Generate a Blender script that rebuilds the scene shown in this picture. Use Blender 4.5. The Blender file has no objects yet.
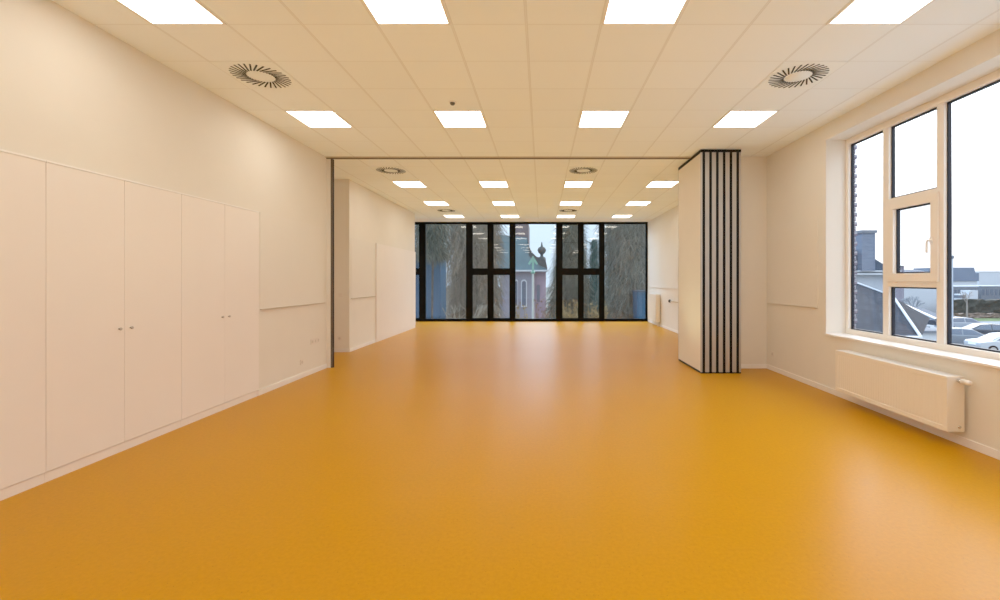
import bpy, bmesh, math, random
from math import pi, sin, cos, radians as R
from mathutils import Vector, Matrix
random.seed(7)
SC = bpy.context.scene
COL = SC.collection

# ------------------------------------------------------------------ helpers
class MB:
    """collects shapes (world coordinates) and links them as one mesh object"""
    def __init__(s): s.v = []; s.f = []; s.sm = []
    def add(s, vs, fs, smooth=False):
        o = len(s.v); s.v += [tuple(p) for p in vs]
        for f in fs: s.f.append([o+i for i in f]); s.sm.append(smooth)
        return s
    def box(s, x0, x1, y0, y1, z0, z1, c=0.0):
        if c <= 0:
            vs = [(x, y, z) for z in (z0, z1) for y in (y0, y1) for x in (x0, x1)]
            return s.add(vs, [(0,2,3,1),(4,5,7,6),(0,1,5,4),(2,6,7,3),(0,4,6,2),(1,3,7,5)])
        bm = bmesh.new()
        bmesh.ops.create_cube(bm, size=1)
        for v in bm.verts:
            v.co = Vector(((x0+x1)/2+v.co.x*(x1-x0), (y0+y1)/2+v.co.y*(y1-y0), (z0+z1)/2+v.co.z*(z1-z0)))
        bmesh.ops.bevel(bm, geom=bm.edges[:], offset=c, segments=2, affect='EDGES', profile=.6)
        bm.verts.index_update()
        s.add([v.co[:] for v in bm.verts], [[v.index for v in f.verts] for f in bm.faces]); bm.free()
        return s
    def cyl(s, p, q, r0, r1=None, n=16, caps=True):
        r1 = r0 if r1 is None else r1
        p = Vector(p); q = Vector(q); d = (q-p).normalized()
        a = d.orthogonal().normalized(); b = d.cross(a)
        vs = [p+(a*cos(t)+b*sin(t))*r0 for t in [2*pi*i/n for i in range(n)]]
        vs += [q+(a*cos(t)+b*sin(t))*r1 for t in [2*pi*i/n for i in range(n)]]
        s.add(vs, [(i, (i+1) % n, n+(i+1) % n, n+i) for i in range(n)], True)
        if caps: s.add(vs, [list(range(n))[::-1], list(range(n, 2*n))])
        return s
    def lathe(s, c, prof, n=24, axis='z'):
        vs = []
        for r, h in prof:
            for i in range(n):
                t = 2*pi*i/n
                if axis == 'z': vs.append((c[0]+r*cos(t), c[1]+r*sin(t), c[2]+h))
                elif axis == 'y': vs.append((c[0]+r*cos(t), c[1]+h, c[2]+r*sin(t)))
                else: vs.append((c[0]+h, c[1]+r*cos(t), c[2]+r*sin(t)))
        fs = [(j*n+i, j*n+(i+1) % n, (j+1)*n+(i+1) % n, (j+1)*n+i) for j in range(len(prof)-1) for i in range(n)]
        return s.add(vs, fs, True)
    def tube(s, pts, r, n=8):
        for a, b in zip(pts[:-1], pts[1:]): s.cyl(a, b, r if not isinstance(r, list) else r[0], n=n)
        return s
    def quad(s, a, b, c, d): return s.add([a, b, c, d], [(0,1,2,3)])
    def prism(s, poly, axis, a0, a1):
        """poly in the plane normal to axis ('x': (y,z), 'y': (x,z), 'z': (x,y))"""
        n = len(poly)
        def P(u, v, a): return {'x': (a,u,v), 'y': (u,a,v), 'z': (u,v,a)}[axis]
        vs = [P(u, v, a0) for u, v in poly]+[P(u, v, a1) for u, v in poly]
        return s.add(vs, [list(range(n))[::-1], list(range(n, 2*n))]+[(i, (i+1) % n, n+(i+1) % n, n+i) for i in range(n)])
    def build(s, name, mat, parent=None, bevel=0, fix=True):
        off = Vector((0,0,0)); p = parent
        while p is not None: off += p.location; p = p.parent
        me = bpy.data.meshes.new(name)
        me.from_pydata([tuple(Vector(v)-off) for v in s.v], [], s.f)
        me.polygons.foreach_set('use_smooth', s.sm)
        me.update()
        if fix:
            bm = bmesh.new(); bm.from_mesh(me); bmesh.ops.recalc_face_normals(bm, faces=bm.faces[:]); bm.to_mesh(me); bm.free()
        me.materials.append(mat)
        o = bpy.data.objects.new(name, me); COL.objects.link(o)
        if parent is not None: o.parent = parent
        if bevel:
            m = o.modifiers.new('b', 'BEVEL'); m.width = bevel; m.segments = 2; m.limit_method = 'ANGLE'; m.angle_limit = R(40)
        return o

def tag(o, label=None, cat=None, group=None, kind=None):
    if label: o['label'] = label
    if cat: o['category'] = cat
    if group: o['group'] = group
    if kind: o['kind'] = kind
    return o
def thing(name, loc, label, cat, group=None, kind=None):
    o = bpy.data.objects.new(name, None); COL.objects.link(o)
    o.location = loc; o.empty_display_size = .2
    return tag(o, label, cat, group, kind)
def struct(name, mb, mat, label=None, cat=None, **k):
    o = mb.build(name, mat, **k); return tag(o, label, cat, kind='structure')
def copy_tree(o, parent=None):
    c = o.copy(); COL.objects.link(c); c.parent = parent
    for ch in list(o.children): copy_tree(ch, c)
    return c

# ------------------------------------------------------------------ materials
def new_mat(name):
    m = bpy.data.materials.new(name); m.use_nodes = True
    nt = m.node_tree; b = nt.nodes['Principled BSDF']; return m, nt, b
def mat(name, col, rough=.5, metal=0, noise=0, scale=30, bump=0, spec=.5, stretch=None):
    m, nt, b = new_mat(name)
    b.inputs['Base Color'].default_value = (*col, 1); b.inputs['Roughness'].default_value = rough
    b.inputs['Metallic'].default_value = metal; b.inputs['Specular IOR Level'].default_value = spec
    if noise or bump:
        tc = nt.nodes.new('ShaderNodeTexCoord'); no = nt.nodes.new('ShaderNodeTexNoise')
        no.inputs['Scale'].default_value = scale; no.inputs['Detail'].default_value = 5
        src = tc.outputs['Object']
        if stretch:
            mp = nt.nodes.new('ShaderNodeMapping'); mp.inputs['Scale'].default_value = stretch
            nt.links.new(src, mp.inputs['Vector']); src = mp.outputs['Vector']
        nt.links.new(src, no.inputs['Vector'])
        if noise:
            r = nt.nodes.new('ShaderNodeValToRGB')
            r.color_ramp.elements[0].position = .3; r.color_ramp.elements[1].position = .7
            r.color_ramp.elements[0].color = (*[c*(1-noise) for c in col], 1)
            r.color_ramp.elements[1].color = (*[min(1, c*(1+noise)) for c in col], 1)
            nt.links.new(no.outputs['Fac'], r.inputs['Fac']); nt.links.new(r.outputs['Color'], b.inputs['Base Color'])
        if bump:
            bp = nt.nodes.new('ShaderNodeBump'); bp.inputs['Strength'].default_value = bump; bp.inputs['Distance'].default_value = .01
            nt.links.new(no.outputs['Fac'], bp.inputs['Height']); nt.links.new(bp.outputs['Normal'], b.inputs['Normal'])
    return m
def emis(name, col, st):
    m, nt, b = new_mat(name)
    b.inputs['Base Color'].default_value = (.9,.9,.9,1); b.inputs['Emission Color'].default_value = (*col,1); b.inputs['Emission Strength'].default_value = st
    return m
def glass(name, tint, r0=.07, rp=5):
    m, nt, b = new_mat(name); nt.nodes.remove(b)
    out = nt.nodes['Material Output']
    t = nt.nodes.new('ShaderNodeBsdfTransparent'); t.inputs['Color'].default_value = (*tint,1)
    g = nt.nodes.new('ShaderNodeBsdfGlossy'); g.inputs['Roughness'].default_value = .01
    lw = nt.nodes.new('ShaderNodeLayerWeight'); lw.inputs['Blend'].default_value = .5
    p = nt.nodes.new('ShaderNodeMath'); p.operation = 'POWER'; p.inputs[1].default_value = rp
    ma = nt.nodes.new('ShaderNodeMath'); ma.operation = 'MULTIPLY_ADD'; ma.inputs[1].default_value = 1-r0; ma.inputs[2].default_value = r0
    mx = nt.nodes.new('ShaderNodeMixShader')
    nt.links.new(lw.outputs['Facing'], p.inputs[0]); nt.links.new(p.outputs[0], ma.inputs[0]); nt.links.new(ma.outputs[0], mx.inputs['Fac'])
    nt.links.new(t.outputs[0], mx.inputs[1]); nt.links.new(g.outputs[0], mx.inputs[2]); nt.links.new(mx.outputs[0], out.inputs['Surface'])
    return m
def brick_mat(name, c1, c2, mortar, scale=1, bw=.22, rh=.076, ms=.012, rough=.85, swap=None):
    m, nt, b = new_mat(name); b.inputs['Roughness'].default_value = rough
    tc = nt.nodes.new('ShaderNodeTexCoord'); br = nt.nodes.new('ShaderNodeTexBrick'); mp = nt.nodes.new('ShaderNodeMapping')
    if swap: mp.inputs['Rotation'].default_value = swap
    br.inputs['Color1'].default_value = (*c1,1); br.inputs['Color2'].default_value = (*c2,1); br.inputs['Mortar'].default_value = (*mortar,1)
    br.inputs['Scale'].default_value = scale; br.inputs['Brick Width'].default_value = bw; br.inputs['Row Height'].default_value = rh; br.inputs['Mortar Size'].default_value = ms
    nt.links.new(tc.outputs['Object'], mp.inputs['Vector']); nt.links.new(mp.outputs['Vector'], br.inputs['Vector']); nt.links.new(br.outputs['Color'], b.inputs['Base Color'])
    return m

WALL = mat('wall_paint', (.775,.74,.675), .6, noise=.012, scale=3, bump=.03, spec=.3)
WALLR = mat('wall_paint_far', (.80,.765,.70), .6, noise=.012, scale=3, spec=.3)
LAM = mat('white_laminate', (.85,.80,.765), .45, noise=.01, scale=2, spec=.4)
BOARD = mat('board_enamel', (.775,.74,.68), .5, noise=.01, scale=2, spec=.5)
SKIRT = mat('skirting_white', (.86,.84,.82), .35)
SEAMD = mat('seam_shadow', (.30,.24,.19), .8)
WHITE = mat('white_plastic', (.85,.84,.82), .3)
PVC = mat('window_frame_white', (.86,.82,.76), .3)
SILLM = mat('sill_stone_white', (.88,.87,.87), .25, noise=.02, scale=8)
RAD = mat('radiator_enamel', (.84,.78,.68), .3)
ALU = mat('aluminium_profile', (.45,.415,.38), .42, metal=.45)
BLACKR = mat('black_rubber', (.004,.004,.005), .55, spec=.15)
BLACKF = mat('black_window_frame', (.003,.003,.003), .55, spec=.05)
NAVY = mat('gasket_dark_blue', (.005,.007,.016), .5, spec=.2)
CHROME = mat('chrome', (.7,.7,.7), .15, metal=1)
DARKM = mat('bronze_dark_profile', (.10,.07,.048), .45, metal=.3)
TRACKM = mat('track_beige_alu', (.50,.42,.31), .5)
SOCK = mat('socket_white', (.76,.70,.64), .35)
SOCKD = mat('socket_inset', (.60,.55,.49), .5)
PANELW = mat('partition_laminate', (.80,.755,.67), .5, noise=.01, scale=3)
GLASS1 = glass('window_glass_clear', (.93,.96,.98), .02)
GLASS2 = glass('window_glass_tinted', (.82,.86,.86), .068)
DIFF = emis('light_diffuser', (1,.915,.765), 7.9)

# floor: ochre linoleum with fine marbled flecks
def floor_mat():
    m, nt, b = new_mat('ochre_linoleum'); N = nt.nodes; L = nt.links
    tc = N.new('ShaderNodeTexCoord')
    n1 = N.new('ShaderNodeTexNoise'); n1.inputs['Scale'].default_value = 42; n1.inputs['Detail'].default_value = 3; n1.inputs['Roughness'].default_value = .7
    n2 = N.new('ShaderNodeTexNoise'); n2.inputs['Scale'].default_value = .5; n2.inputs['Detail'].default_value = 2
    vo = N.new('ShaderNodeTexVoronoi'); vo.inputs['Scale'].default_value = 24
    for n in (n1, n2, vo): L.new(tc.outputs['Object'], n.inputs['Vector'])
    r1 = N.new('ShaderNodeValToRGB'); e = r1.color_ramp.elements
    e[0].position = .30; e[0].color = (.47,.20,.0008,1); e[1].position = .72; e[1].color = (.545,.238,.0014,1)
    L.new(n1.outputs['Fac'], r1.inputs['Fac'])
    r2 = N.new('ShaderNodeValToRGB'); e = r2.color_ramp.elements
    e[0].position = .035; e[0].color = (.55,.55,.5,1); e[1].position = .09; e[1].color = (1,1,1,1)
    L.new(vo.outputs['Distance'], r2.inputs['Fac'])
    mx = N.new('ShaderNodeMix'); mx.data_type = 'RGBA'; mx.blend_type = 'MULTIPLY'; mx.inputs['Factor'].default_value = .8
    L.new(r1.outputs['Color'], mx.inputs['A']); L.new(r2.outputs['Color'], mx.inputs['B'])
    L.new(mx.outputs['Result'], b.inputs['Base Color'])
    mr = N.new('ShaderNodeMapRange'); mr.inputs['To Min'].default_value = .30; mr.inputs['To Max'].default_value = .36
    L.new(n2.outputs['Fac'], mr.inputs['Value']); L.new(mr.outputs['Result'], b.inputs['Roughness'])
    b.inputs['Specular IOR Level'].default_value = .07
    b.inputs['Specular Tint'].default_value = (1,.55,.05,1)
    bp = N.new('ShaderNodeBump'); bp.inputs['Strength'].default_value = .04; bp.inputs['Distance'].default_value = .004
    L.new(n1.outputs['Fac'], bp.inputs['Height']); L.new(bp.outputs['Normal'], b.inputs['Normal'])
    return m
FLOOR = floor_mat()

# suspended ceiling: 0.6 m mineral tiles, the grid restarts beyond the partition track
GX, GYF, GYB, TRK = .475, 5.37, 7.42, 7.43
def ceil_mat():
    m, nt, b = new_mat('mineral_ceiling_tiles'); N = nt.nodes; L = nt.links
    tc = N.new('ShaderNodeTexCoord'); sp = N.new('ShaderNodeSeparateXYZ'); L.new(tc.outputs['Object'], sp.inputs[0])
    def M(op, a, b_=None, c=None):
        n = N.new('ShaderNodeMath'); n.operation = op
        for i, q in enumerate((a, b_, c)):
            if q is None: continue
            if isinstance(q, (int, float)): n.inputs[i].default_value = q
            else: L.new(q, n.inputs[i])
        return n.outputs[0]
    x, y = sp.outputs[0], sp.outputs[1]
    back = M('GREATER_THAN', y, TRK)
    yo = M('MULTIPLY_ADD', back, (GYB-GYF) % .6, 0)
    def dist(v, off):   # distance to nearest grid line
        t = M('SUBTRACT', v, off); w = M('WRAP', t, .3, -.3); return M('ABSOLUTE', w)
    dx = dist(x, GX); dy = dist(M('SUBTRACT', y, yo), GYF)
    far = M('LESS_THAN', y, 14.86)
    lx = M('MULTIPLY', M('LESS_THAN', dx, .0085), far); ly = M('MULTIPLY', M('LESS_THAN', dy, .007), far)
    sx = M('MULTIPLY', M('LESS_THAN', M('ABSOLUTE', M('SUBTRACT', dx, .0085)), .003), far)  # side shadow of the grid bars, painted as thin darker edges
    line = M('MAXIMUM', M('MULTIPLY', lx, .42), M('MULTIPLY', ly, .38)); line = M('MAXIMUM', line, M('MULTIPLY', sx, .7))
    # every tile a shade of its own
    fx = M('FLOOR', M('DIVIDE', M('SUBTRACT', x, GX), .6)); fy = M('FLOOR', M('DIVIDE', M('SUBTRACT', M('SUBTRACT', y, yo), GYF), .6))
    cb = N.new('ShaderNodeCombineXYZ'); L.new(fx, cb.inputs[0]); L.new(fy, cb.inputs[1])
    wn = N.new('ShaderNodeTexWhiteNoise'); L.new(cb.outputs[0], wn.inputs['Vector'])
    vr = M('MULTIPLY_ADD', wn.outputs['Value'], .035, .98)
    no = N.new('ShaderNodeTexNoise'); no.inputs['Scale'].default_value = 130; L.new(tc.outputs['Object'], no.inputs['Vector'])
    base = N.new('ShaderNodeMix'); base.data_type = 'RGBA'
    base.inputs['A'].default_value = (.90,.95,.98,1); base.inputs['B'].default_value = (.68,.69,.68,1); L.new(line, base.inputs['Factor'])
    mul = N.new('ShaderNodeVectorMath'); mul.operation = 'SCALE'; L.new(base.outputs['Result'], mul.inputs[0]); L.new(vr, mul.inputs['Scale'])
    plm = N.new('ShaderNodeMix'); plm.data_type = 'RGBA'; plm.inputs['A'].default_value = (.88,.88,.88,1); L.new(mul.outputs[0], plm.inputs['B']); L.new(far, plm.inputs['Factor'])
    L.new(plm.outputs['Result'], b.inputs['Base Color'])
    b.inputs['Roughness'].default_value = .8; b.inputs['Specular IOR Level'].default_value = .25
    bp = N.new('ShaderNodeBump'); bp.inputs['Strength'].default_value = .08; bp.inputs['Distance'].default_value = .003
    L.new(no.outputs['Fac'], bp.inputs['Height']); L.new(bp.outputs['Normal'], b.inputs['Normal'])
    return m
CEIL = ceil_mat()

# ------------------------------------------------------------------ room shell
H = 3.52; XL, XR = -3.60, 3.74; YB, YE = -2.6, 15.70; XA = -4.75; XLB = -3.92
struct('floor', MB().box(XA-.2, XR+.45, YB-.2, YE+.12, -.3, 0), FLOOR)
struct('ceiling', MB().box(XA-.2, XR+.45, YB-.2, YE+.25, H, H+.25), CEIL)
CY0, CY1, CH = 2.005, 5.632, 2.335             # built-in cupboards of the near room
struct('wall_left', MB().box(XL-.62, XL, CY0, CY1, CH+.001, H), WALL)
struct('wall_left_near', MB().box(XL-.05, XL, YB, CY0, 0, H), WALL)
struct('wall_left_middle', MB().box(XL-.05, XL, CY1, 7.42, 0, H), WALL)
struct('wall_left_niche', MB().box(XL-.80, XL-.62, YB, 7.42, 0, H), WALL)
struct('wall_left_return', MB().box(XA-.2, XL, 7.42, 7.57, 0, H), WALL)
struct('wall_left_outer', MB().box(XA-.2, XA, 7.57, YE+.12, 0, H), WALLR)
struct('wall_left_rear', MB().box(XA, XLB, 9.05, 13.70, 0, H), WALLR)
struct('wall_back', MB().box(XL-.2, XR+.4, YB-.2, YB, 0, H), WALL)
WY0, WY1, WZ0, WZ1 = .95, 5.85, .745, 3.31
x1 = XR+.325
struct('wall_right', MB().box(XR, x1, WY1, YE+.12, 0, H), WALL)
struct('wall_right_near', MB().box(XR, x1, YB, WY0, 0, H), WALL)
struct('wall_right_parapet', MB().box(XR, x1, WY0, WY1, 0, WZ0-.003), WALL)
struct('wall_right_lintel', MB().box(XR, x1, WY0, WY1, WZ1, H), WALL)
struct('wall_stub', MB().box(3.19, XR, 7.385, 7.54, 0, H), WALL)

def skirt(name, mb): return struct(name, mb, SKIRT)
def sk(mb, x0, x1, y0, y1): return mb.box(x0, x1, y0, y1, 0, .072, .003)
skirt('baseboard_left', sk(MB(), XL, XL+.013, CY1+.002, 7.42))
skirt('baseboard_right', sk(sk(MB(), XR-.013, XR, YB, 7.385), XR-.013, XR, 7.54, YE-.1))
skirt('baseboard_stub', sk(MB(), 3.19, XR-.013, 7.372, 7.385))
skirt('baseboard_left_rear', sk(sk(MB(), XLB, XLB+.013, 9.05, 10.44), XA, XLB, 9.037, 9.05))

# ------------------------------------------------------------------ cupboards of the near room
def cupboard(y0, y1, label):
    r = thing('tall_cupboard', (XL, (y0+y1)/2, 0), label, 'cupboard', 'tall white cupboards along the left wall')
    c = MB(); x = XL-.60
    c.box(x, XL-.006, y0+.002, y0+.02, .075, CH); c.box(x, XL-.006, y1-.02, y1-.002, .075, CH)
    c.box(x, XL-.006, y0+.02, y1-.02, .075, .095); c.box(x, XL-.006, y0+.02, y1-.02, CH-.02, CH); c.box(x, x+.012, y0+.02, y1-.02, .095, CH-.02)
    c.build('carcass', LAM, r)
    MB().box(XL-.3, XL+.004, y0+.0015, y1-.0015, 0, .072).build('plinth', LAM, r)
    MB().box(XL-.006, XL+.018, y0, y1, CH-.016, CH, .003).build('top_trim', SKIRT, r)  # trim whiter than the doors, painting the highlight along the top edge
    ym = (y0+y1)/2
    for a, b, s in ((y0+.0015, ym-.0015, 1), (ym+.0015, y1-.0015, -1)):
        d = MB().box(XL-.005, XL+.014, a, b, .078, CH-.016, .0012).build('door', LAM, r)
        k = ym-s*.052
        MB().lathe((XL+.014, k, 1.052), [(0,.024),(.010,.024),(.0125,.021),(.0125,.016),(.006,.010),(.006,0)], 18, 'x').build('knob', ALU, d)
    return r
t3 = (CY1-CY0)/3
cupboard(CY0, CY0+t3, 'tall white two-door cupboard nearest the camera, cut off by the left edge')
cupboard(CY0+t3, CY0+2*t3, 'tall white two-door cupboard with knobs, middle one along the left wall')
cupboard(CY0+2*t3, CY1, 'tall white two-door cupboard beside the left wall board, farthest of its run')

# cupboard run of the far room
r = thing('built_in_cupboard', (XLB, 12.05, 0), 'long flush white built-in cupboard on the far room\'s left wall', 'cupboard')
MB().box(XLB+.002, XLB+.012, 10.46, 13.68, .075, 2.33).build('carcass', LAM, r)
MB().box(XLB+.002, XLB+.022, 10.46, 13.68, 0, .072).build('plinth', LAM, r)
n = 6; st = (13.68-10.46)/n
for i in range(n):
    MB().box(XLB+.012, XLB+.030, 10.46+i*st+.001, 10.46+(i+1)*st-.001, .078, 2.33, .001).build('door', LAM, r)

# ------------------------------------------------------------------ wall boards
def board(side, y0, y1, z0, z1, label, m=BOARD):
    s = 1 if side < 0 else -1
    r = thing('wall_board', (side, (y0+y1)/2, z0), label, 'wall board', 'white wall boards')
    def bx(a, b, *q, c=0): return (min(side+s*a, side+s*b), max(side+s*a, side+s*b))
    x0, x1 = bx(0, .006); MB().box(x0, x1, y0, y1, z0, z1, .0015).build('board_surface', m, r)
    x0, x1 = bx(0, .026); MB().box(x0, x1, y0, y1, z0-.012, z0-.001, .002).build('ledge', TRACKM if side < 0 else m, r)
    return r
board(XL, 5.67, 7.34, 1.095, 2.335, 'white wall board with ledge between left cupboards and dark vertical post')
board(XR, 6.03, 7.36, 1.10, 2.335, 'white wall board between the right window and the folded partition')
board(XLB, 9.12, 10.44, 1.09, 2.33, 'white wall board beside the far room\'s long cupboard, left wall')
board(XR, 9.5, 15.5, 1.235, 2.55, 'wide white wall board above the far small radiator, right wall')
# side strip of the alcove corner
# ------------------------------------------------------------------ sockets and switches
def plate(name, c, axis, wid, hei, label, n=1, sw=False):
    r = thing(name, c, label, 'socket' if not sw else 'switch')
    x, y, z = c; k = .62*wid/2
    for i in range(n):
        m = MB(); d = MB(); o = (i-(n-1)/2)*(wid+.004)
        if axis == 'x+': m.box(x, x+.009, y+o-wid/2, y+o+wid/2, z-hei/2, z+hei/2, .002); d.cyl((x+.009,y+o,z), (x+.011,y+o,z), k*.9)
        if axis == 'x-': m.box(x-.009, x, y+o-wid/2, y+o+wid/2, z-hei/2, z+hei/2, .002); d.cyl((x-.009,y+o,z), (x-.011,y+o,z), k*.9)
        if axis == 'y-':
            m.box(x+o-wid/2, x+o+wid/2, y-.009, y, z-hei/2, z+hei/2, .002)
            if sw: d.box(x+o-k, x+o+k, y-.013, y-.009, z-hei*.31, z+hei*.31)
            else: d.cyl((x+o,y-.009,z), (x+o,y-.011,z), k*.9)
        p = m.build('cover_plate', SOCK, r); d.build('rocker' if sw else 'inset', SOCK if sw else SOCKD, p)
plate('power_socket', (XL, 6.66, .235), 'x+', .08, .08, 'white square power socket low on left wall under the wall board')
plate('outlet_plate', (XL, 7.05, .50), 'x+', .085, .085, 'wide triple white outlet plate low beside the dark vertical post', 3)
plate('power_socket', (XR, 7.2, .27), 'x-', .08, .08, 'white power socket low on the right wall near the corner')
plate('light_switch', (-4.10, 9.05, 1.16), 'y-', .08, .08, 'white light switch on the short wall behind the dark post', 1, True)
plate('power_socket', (-4.12, 9.05, .28), 'y-', .08, .08, 'white power socket low on the short wall behind the dark post')

# ------------------------------------------------------------------ partition: jamb, track, stack
r = thing('partition_jamb', (-3.54, 7.46, 0), 'dark vertical post closing the opening at the left wall', 'post')
MB().box(XL, -3.532, 7.425, 7.50, 0, H-.03, .002).build('cheek', WALL, r)
MB().box(-3.532, -3.502, 7.43, 7.495, 0, H-.03, .003).build('metal_profile', DARKM, r)
MB().box(-3.502, -3.496, 7.45, 7.475, 0, H-.03).build('rubber_seal', BLACKR, r)
r = thing('partition_track', (0, 7.45, H), 'long thin ceiling track spanning the opening between the two rooms', 'ceiling track')
MB().box(-3.6, 2.486, 7.39, 7.50, H-.016, H, .002).build('rail', TRACKM, r)
MB().box(-3.6, 2.486, 7.42, 7.46, H-.026, H-.016).build('running_slot', DARKM, r)

PX0, PY0, PY1, PT = 2.487, 6.97, 8.11, .1065
r = thing('folding_partition', (PX0+3*PT, 7.5, 0), 'white folding partition parked as a stack with striped metal edges', 'partition')
for i in range(6):
    a = PX0+i*PT; b = a+PT
    p = MB().box(a+.002, b-.002, PY0+.012, PY1-.012, .035, H-.06, .001).build('panel', PANELW, r)
    for (u, v) in ((a+.001, a+.031), (b-.031, b-.001)):
        e = MB().box(u, v, PY0, PY0+.011, .02, H-.05, .003); e.box(u, v, PY1-.011, PY1, .02, H-.05, .003)
        e.build('edge_profile', ALU, p)
    g = MB().box(a+.032, b-.032, PY0+.006, PY0+.0115, .02, H-.05); g.box(a+.045, b-.045, PY0-.006, PY0+.006, .02, H-.05)
    g.box(a+.032, b-.032, PY1-.0115, PY1-.006, .02, H-.05); g.build('edge_seal', BLACKR, p)
    MB().box(a+.006, b-.001, PY0+.003, PY1-.003, 0, .034).build('bottom_seal', BLACKR, p)
    MB().box(a+.001, b-.001, PY0-.002, PY1+.002, H-.048, H-.006).build('top_seal', BLACKR, p)

# ------------------------------------------------------------------ radiators
def radiator(xw, depth, y0, y1, z0, z1, label, gap=.035, valve=True):
    """wall at xw (right side), near end y0"""
    r = thing('radiator', (xw-depth/2, (y0+y1)/2, z0), label, 'radiator')
    xb = xw-gap; xf = xb-depth
    fp = MB()
    # front panel with shallow vertical profiling, framed
    npf = max(8, int((y1-y0-.08)/.0333)); prof = []
    fr = .045
    fp.box(xf, xf+.012, y0, y1, z0, z0+fr, .003); fp.box(xf, xf+.012, y0, y1, z1-fr, z1, .003)
    fp.box(xf, xf+.012, y0, y0+fr, z0+fr, z1-fr); fp.box(xf, xf+.012, y1-fr, y1, z0+fr, z1-fr)
    fp.box(xf+.006, xf+.012, y0+fr, y1-fr, z0+fr, z1-fr)
    k = int((y1-y0-2*fr)/.0333); s = (y1-y0-2*fr)/k
    for i in range(k):
        c = y0+fr+(i+.5)*s
        fp.prism([(c-s*.42, xf+.006), (c-s*.25, xf+.0015), (c+s*.25, xf+.0015), (c+s*.42, xf+.006)], 'z', z0+fr+.01, z1-fr-.01) if False else \
        fp.add([(xf+.006,c-s*.45,z0+fr+.004),(xf+.0042,c-s*.25,z0+fr+.02),(xf+.0042,c+s*.25,z0+fr+.02),(xf+.006,c+s*.45,z0+fr+.004),
                (xf+.006,c-s*.45,z1-fr-.004),(xf+.0042,c-s*.25,z1-fr-.02),(xf+.0042,c+s*.25,z1-fr-.02),(xf+.006,c+s*.45,z1-fr-.004)],
               [(0,1,5,4),(1,2,6,5),(2,3,7,6),(0,3,2,1),(4,5,6,7)])
    fp.build('front_panel', RAD, r)
    for (a, b) in ((y0, y0+.012), (y1-.012, y1)):
        MB().box(xf+.0125, xb, a, b, z0+.003, z1, .003).build('side_cover', RAD, r)
    MB().box(xb-.012, xb, y0+.013, y1-.013, z0, z1-.01).build('rear_panel', RAD, r)
    g = MB(); nn = int((y1-y0)/.02)
    g.box(xf+.013, xf+.022, y0+.013, y1-.013, z1-.006, z1); g.box(xb-.010, xb, y0+.013, y1-.013, z1-.009, z1)
    for i in range(nn):
        yy = y0+.016+i*(y1-y0-.032)/nn; g.box(xf+.022, xb-.010, yy, yy+.012, z1-.005, z1-.001)
    g.build('top_grille', WHITE, r)
    # inner convector fins, seen from below and through the grille
    MB().box(xf+.04, xb-.04, y0+.02, y1-.02, z0+.02, z1-.02).build('convector', RAD, r)
    for yy in (y0+.25*(y1-y0), y0+.78*(y1-y0)):
        MB().box(xb-.001, xw, yy-.015, yy+.015, z0+.05, z1-.05).build('wall_bracket', RAD, r)
    if valve:
        v = MB(); xc = xf+depth*.62; zc = z1-.035
        v.cyl((xc, y0, zc), (xc, y0-.022, zc), .015); v.lathe((xc, y0-.022, zc), [(.0,0),(.019,0),(.019,-.012),(.012,-.016)], 20, 'y')
        vb = v.build('valve_body', CHROME, r)
        MB().lathe((xc, y0-.022, zc), [(.016,-.012),(.0225,-.018),(.024,-.07),(.021,-.088),(.012,-.094),(0,-.095)], 24, 'y').build('thermostat_head', WHITE, r)
        MB().lathe((xf+depth*.70, y0, z0+.045), [(.014,0),(.014,-.005),(.009,-.008),(0,-.008)], 18, 'y').build('vent_plug', CHROME, r)
    return r
radiator(XR, .155, 3.89, 5.37, .135, .622, 'long low white panel radiator with thermostat under the right window', gap=.04)
radiator(XR, .13, 13.97, 15.04, .14, 1.01, 'tall small white radiator beside the dark far windows', gap=.03, valve=False)
rr = [o for o in bpy.data.objects if o.name.startswith('radiator') and o.type == 'EMPTY' and o.location.y > 10][0]
for yy in (14.02, 14.08): MB().cyl((XR-.075, yy, 0), (XR-.075, yy, .15), .010).build('pipe', WHITE, rr)
# hand rail with black end knob on the far right wall
r = thing('wall_rail', (XR, 12, .86), 'thin pale rail with a black end knob left of the folded partition', 'rail')
MB().cyl((XR-.05, 12.83, .86), (XR-.05, 10.2, .86), .012).build('bar', TRACKM, r)
MB().lathe((XR-.05, 12.83, .86), [(0,-.03),(.03,-.028),(.045,0),(.03,.03),(0,.04)], 18, 'y').build('end_knob', BLACKR, r)
for yy in (12.6, 10.6): MB().cyl((XR-.05, yy, .86), (XR, yy, .86), .009).build('bracket', TRACKM, r)

# ------------------------------------------------------------------ right window
XF = 4.00                                     # room-side face of the frame
win = thing('window_1', (XF, 3.4, WZ0), None, None, kind='structure')
def fr(name, y0, y1, z0, z1, x0=XF, x1=XF+.066, m=PVC, par=None, c=.004):
    return MB().box(x0, x1, y0, y1, z0, z1, c).build(name, m, par or win)
GZ0, GZ1 = .825, 3.235
fr('outer_frame', WY0, WY1, GZ1, WZ1); fr('outer_frame', WY0, WY1, .765, GZ0)
fr('outer_frame', 5.80, WY1, GZ0, GZ1); fr('outer_frame', WY0, WY0+.09, GZ0, GZ1)
fr('mullion', 5.13, 5.215, GZ0, GZ1); fr('mullion', 4.425, 4.505, GZ0, GZ1); fr('mullion', 2.42, 2.54, GZ0, GZ1)
fr('transom', 4.505, 5.13, 2.345, 2.40); fr('transom', 4.505, 5.13, 1.39, 1.465)
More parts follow.
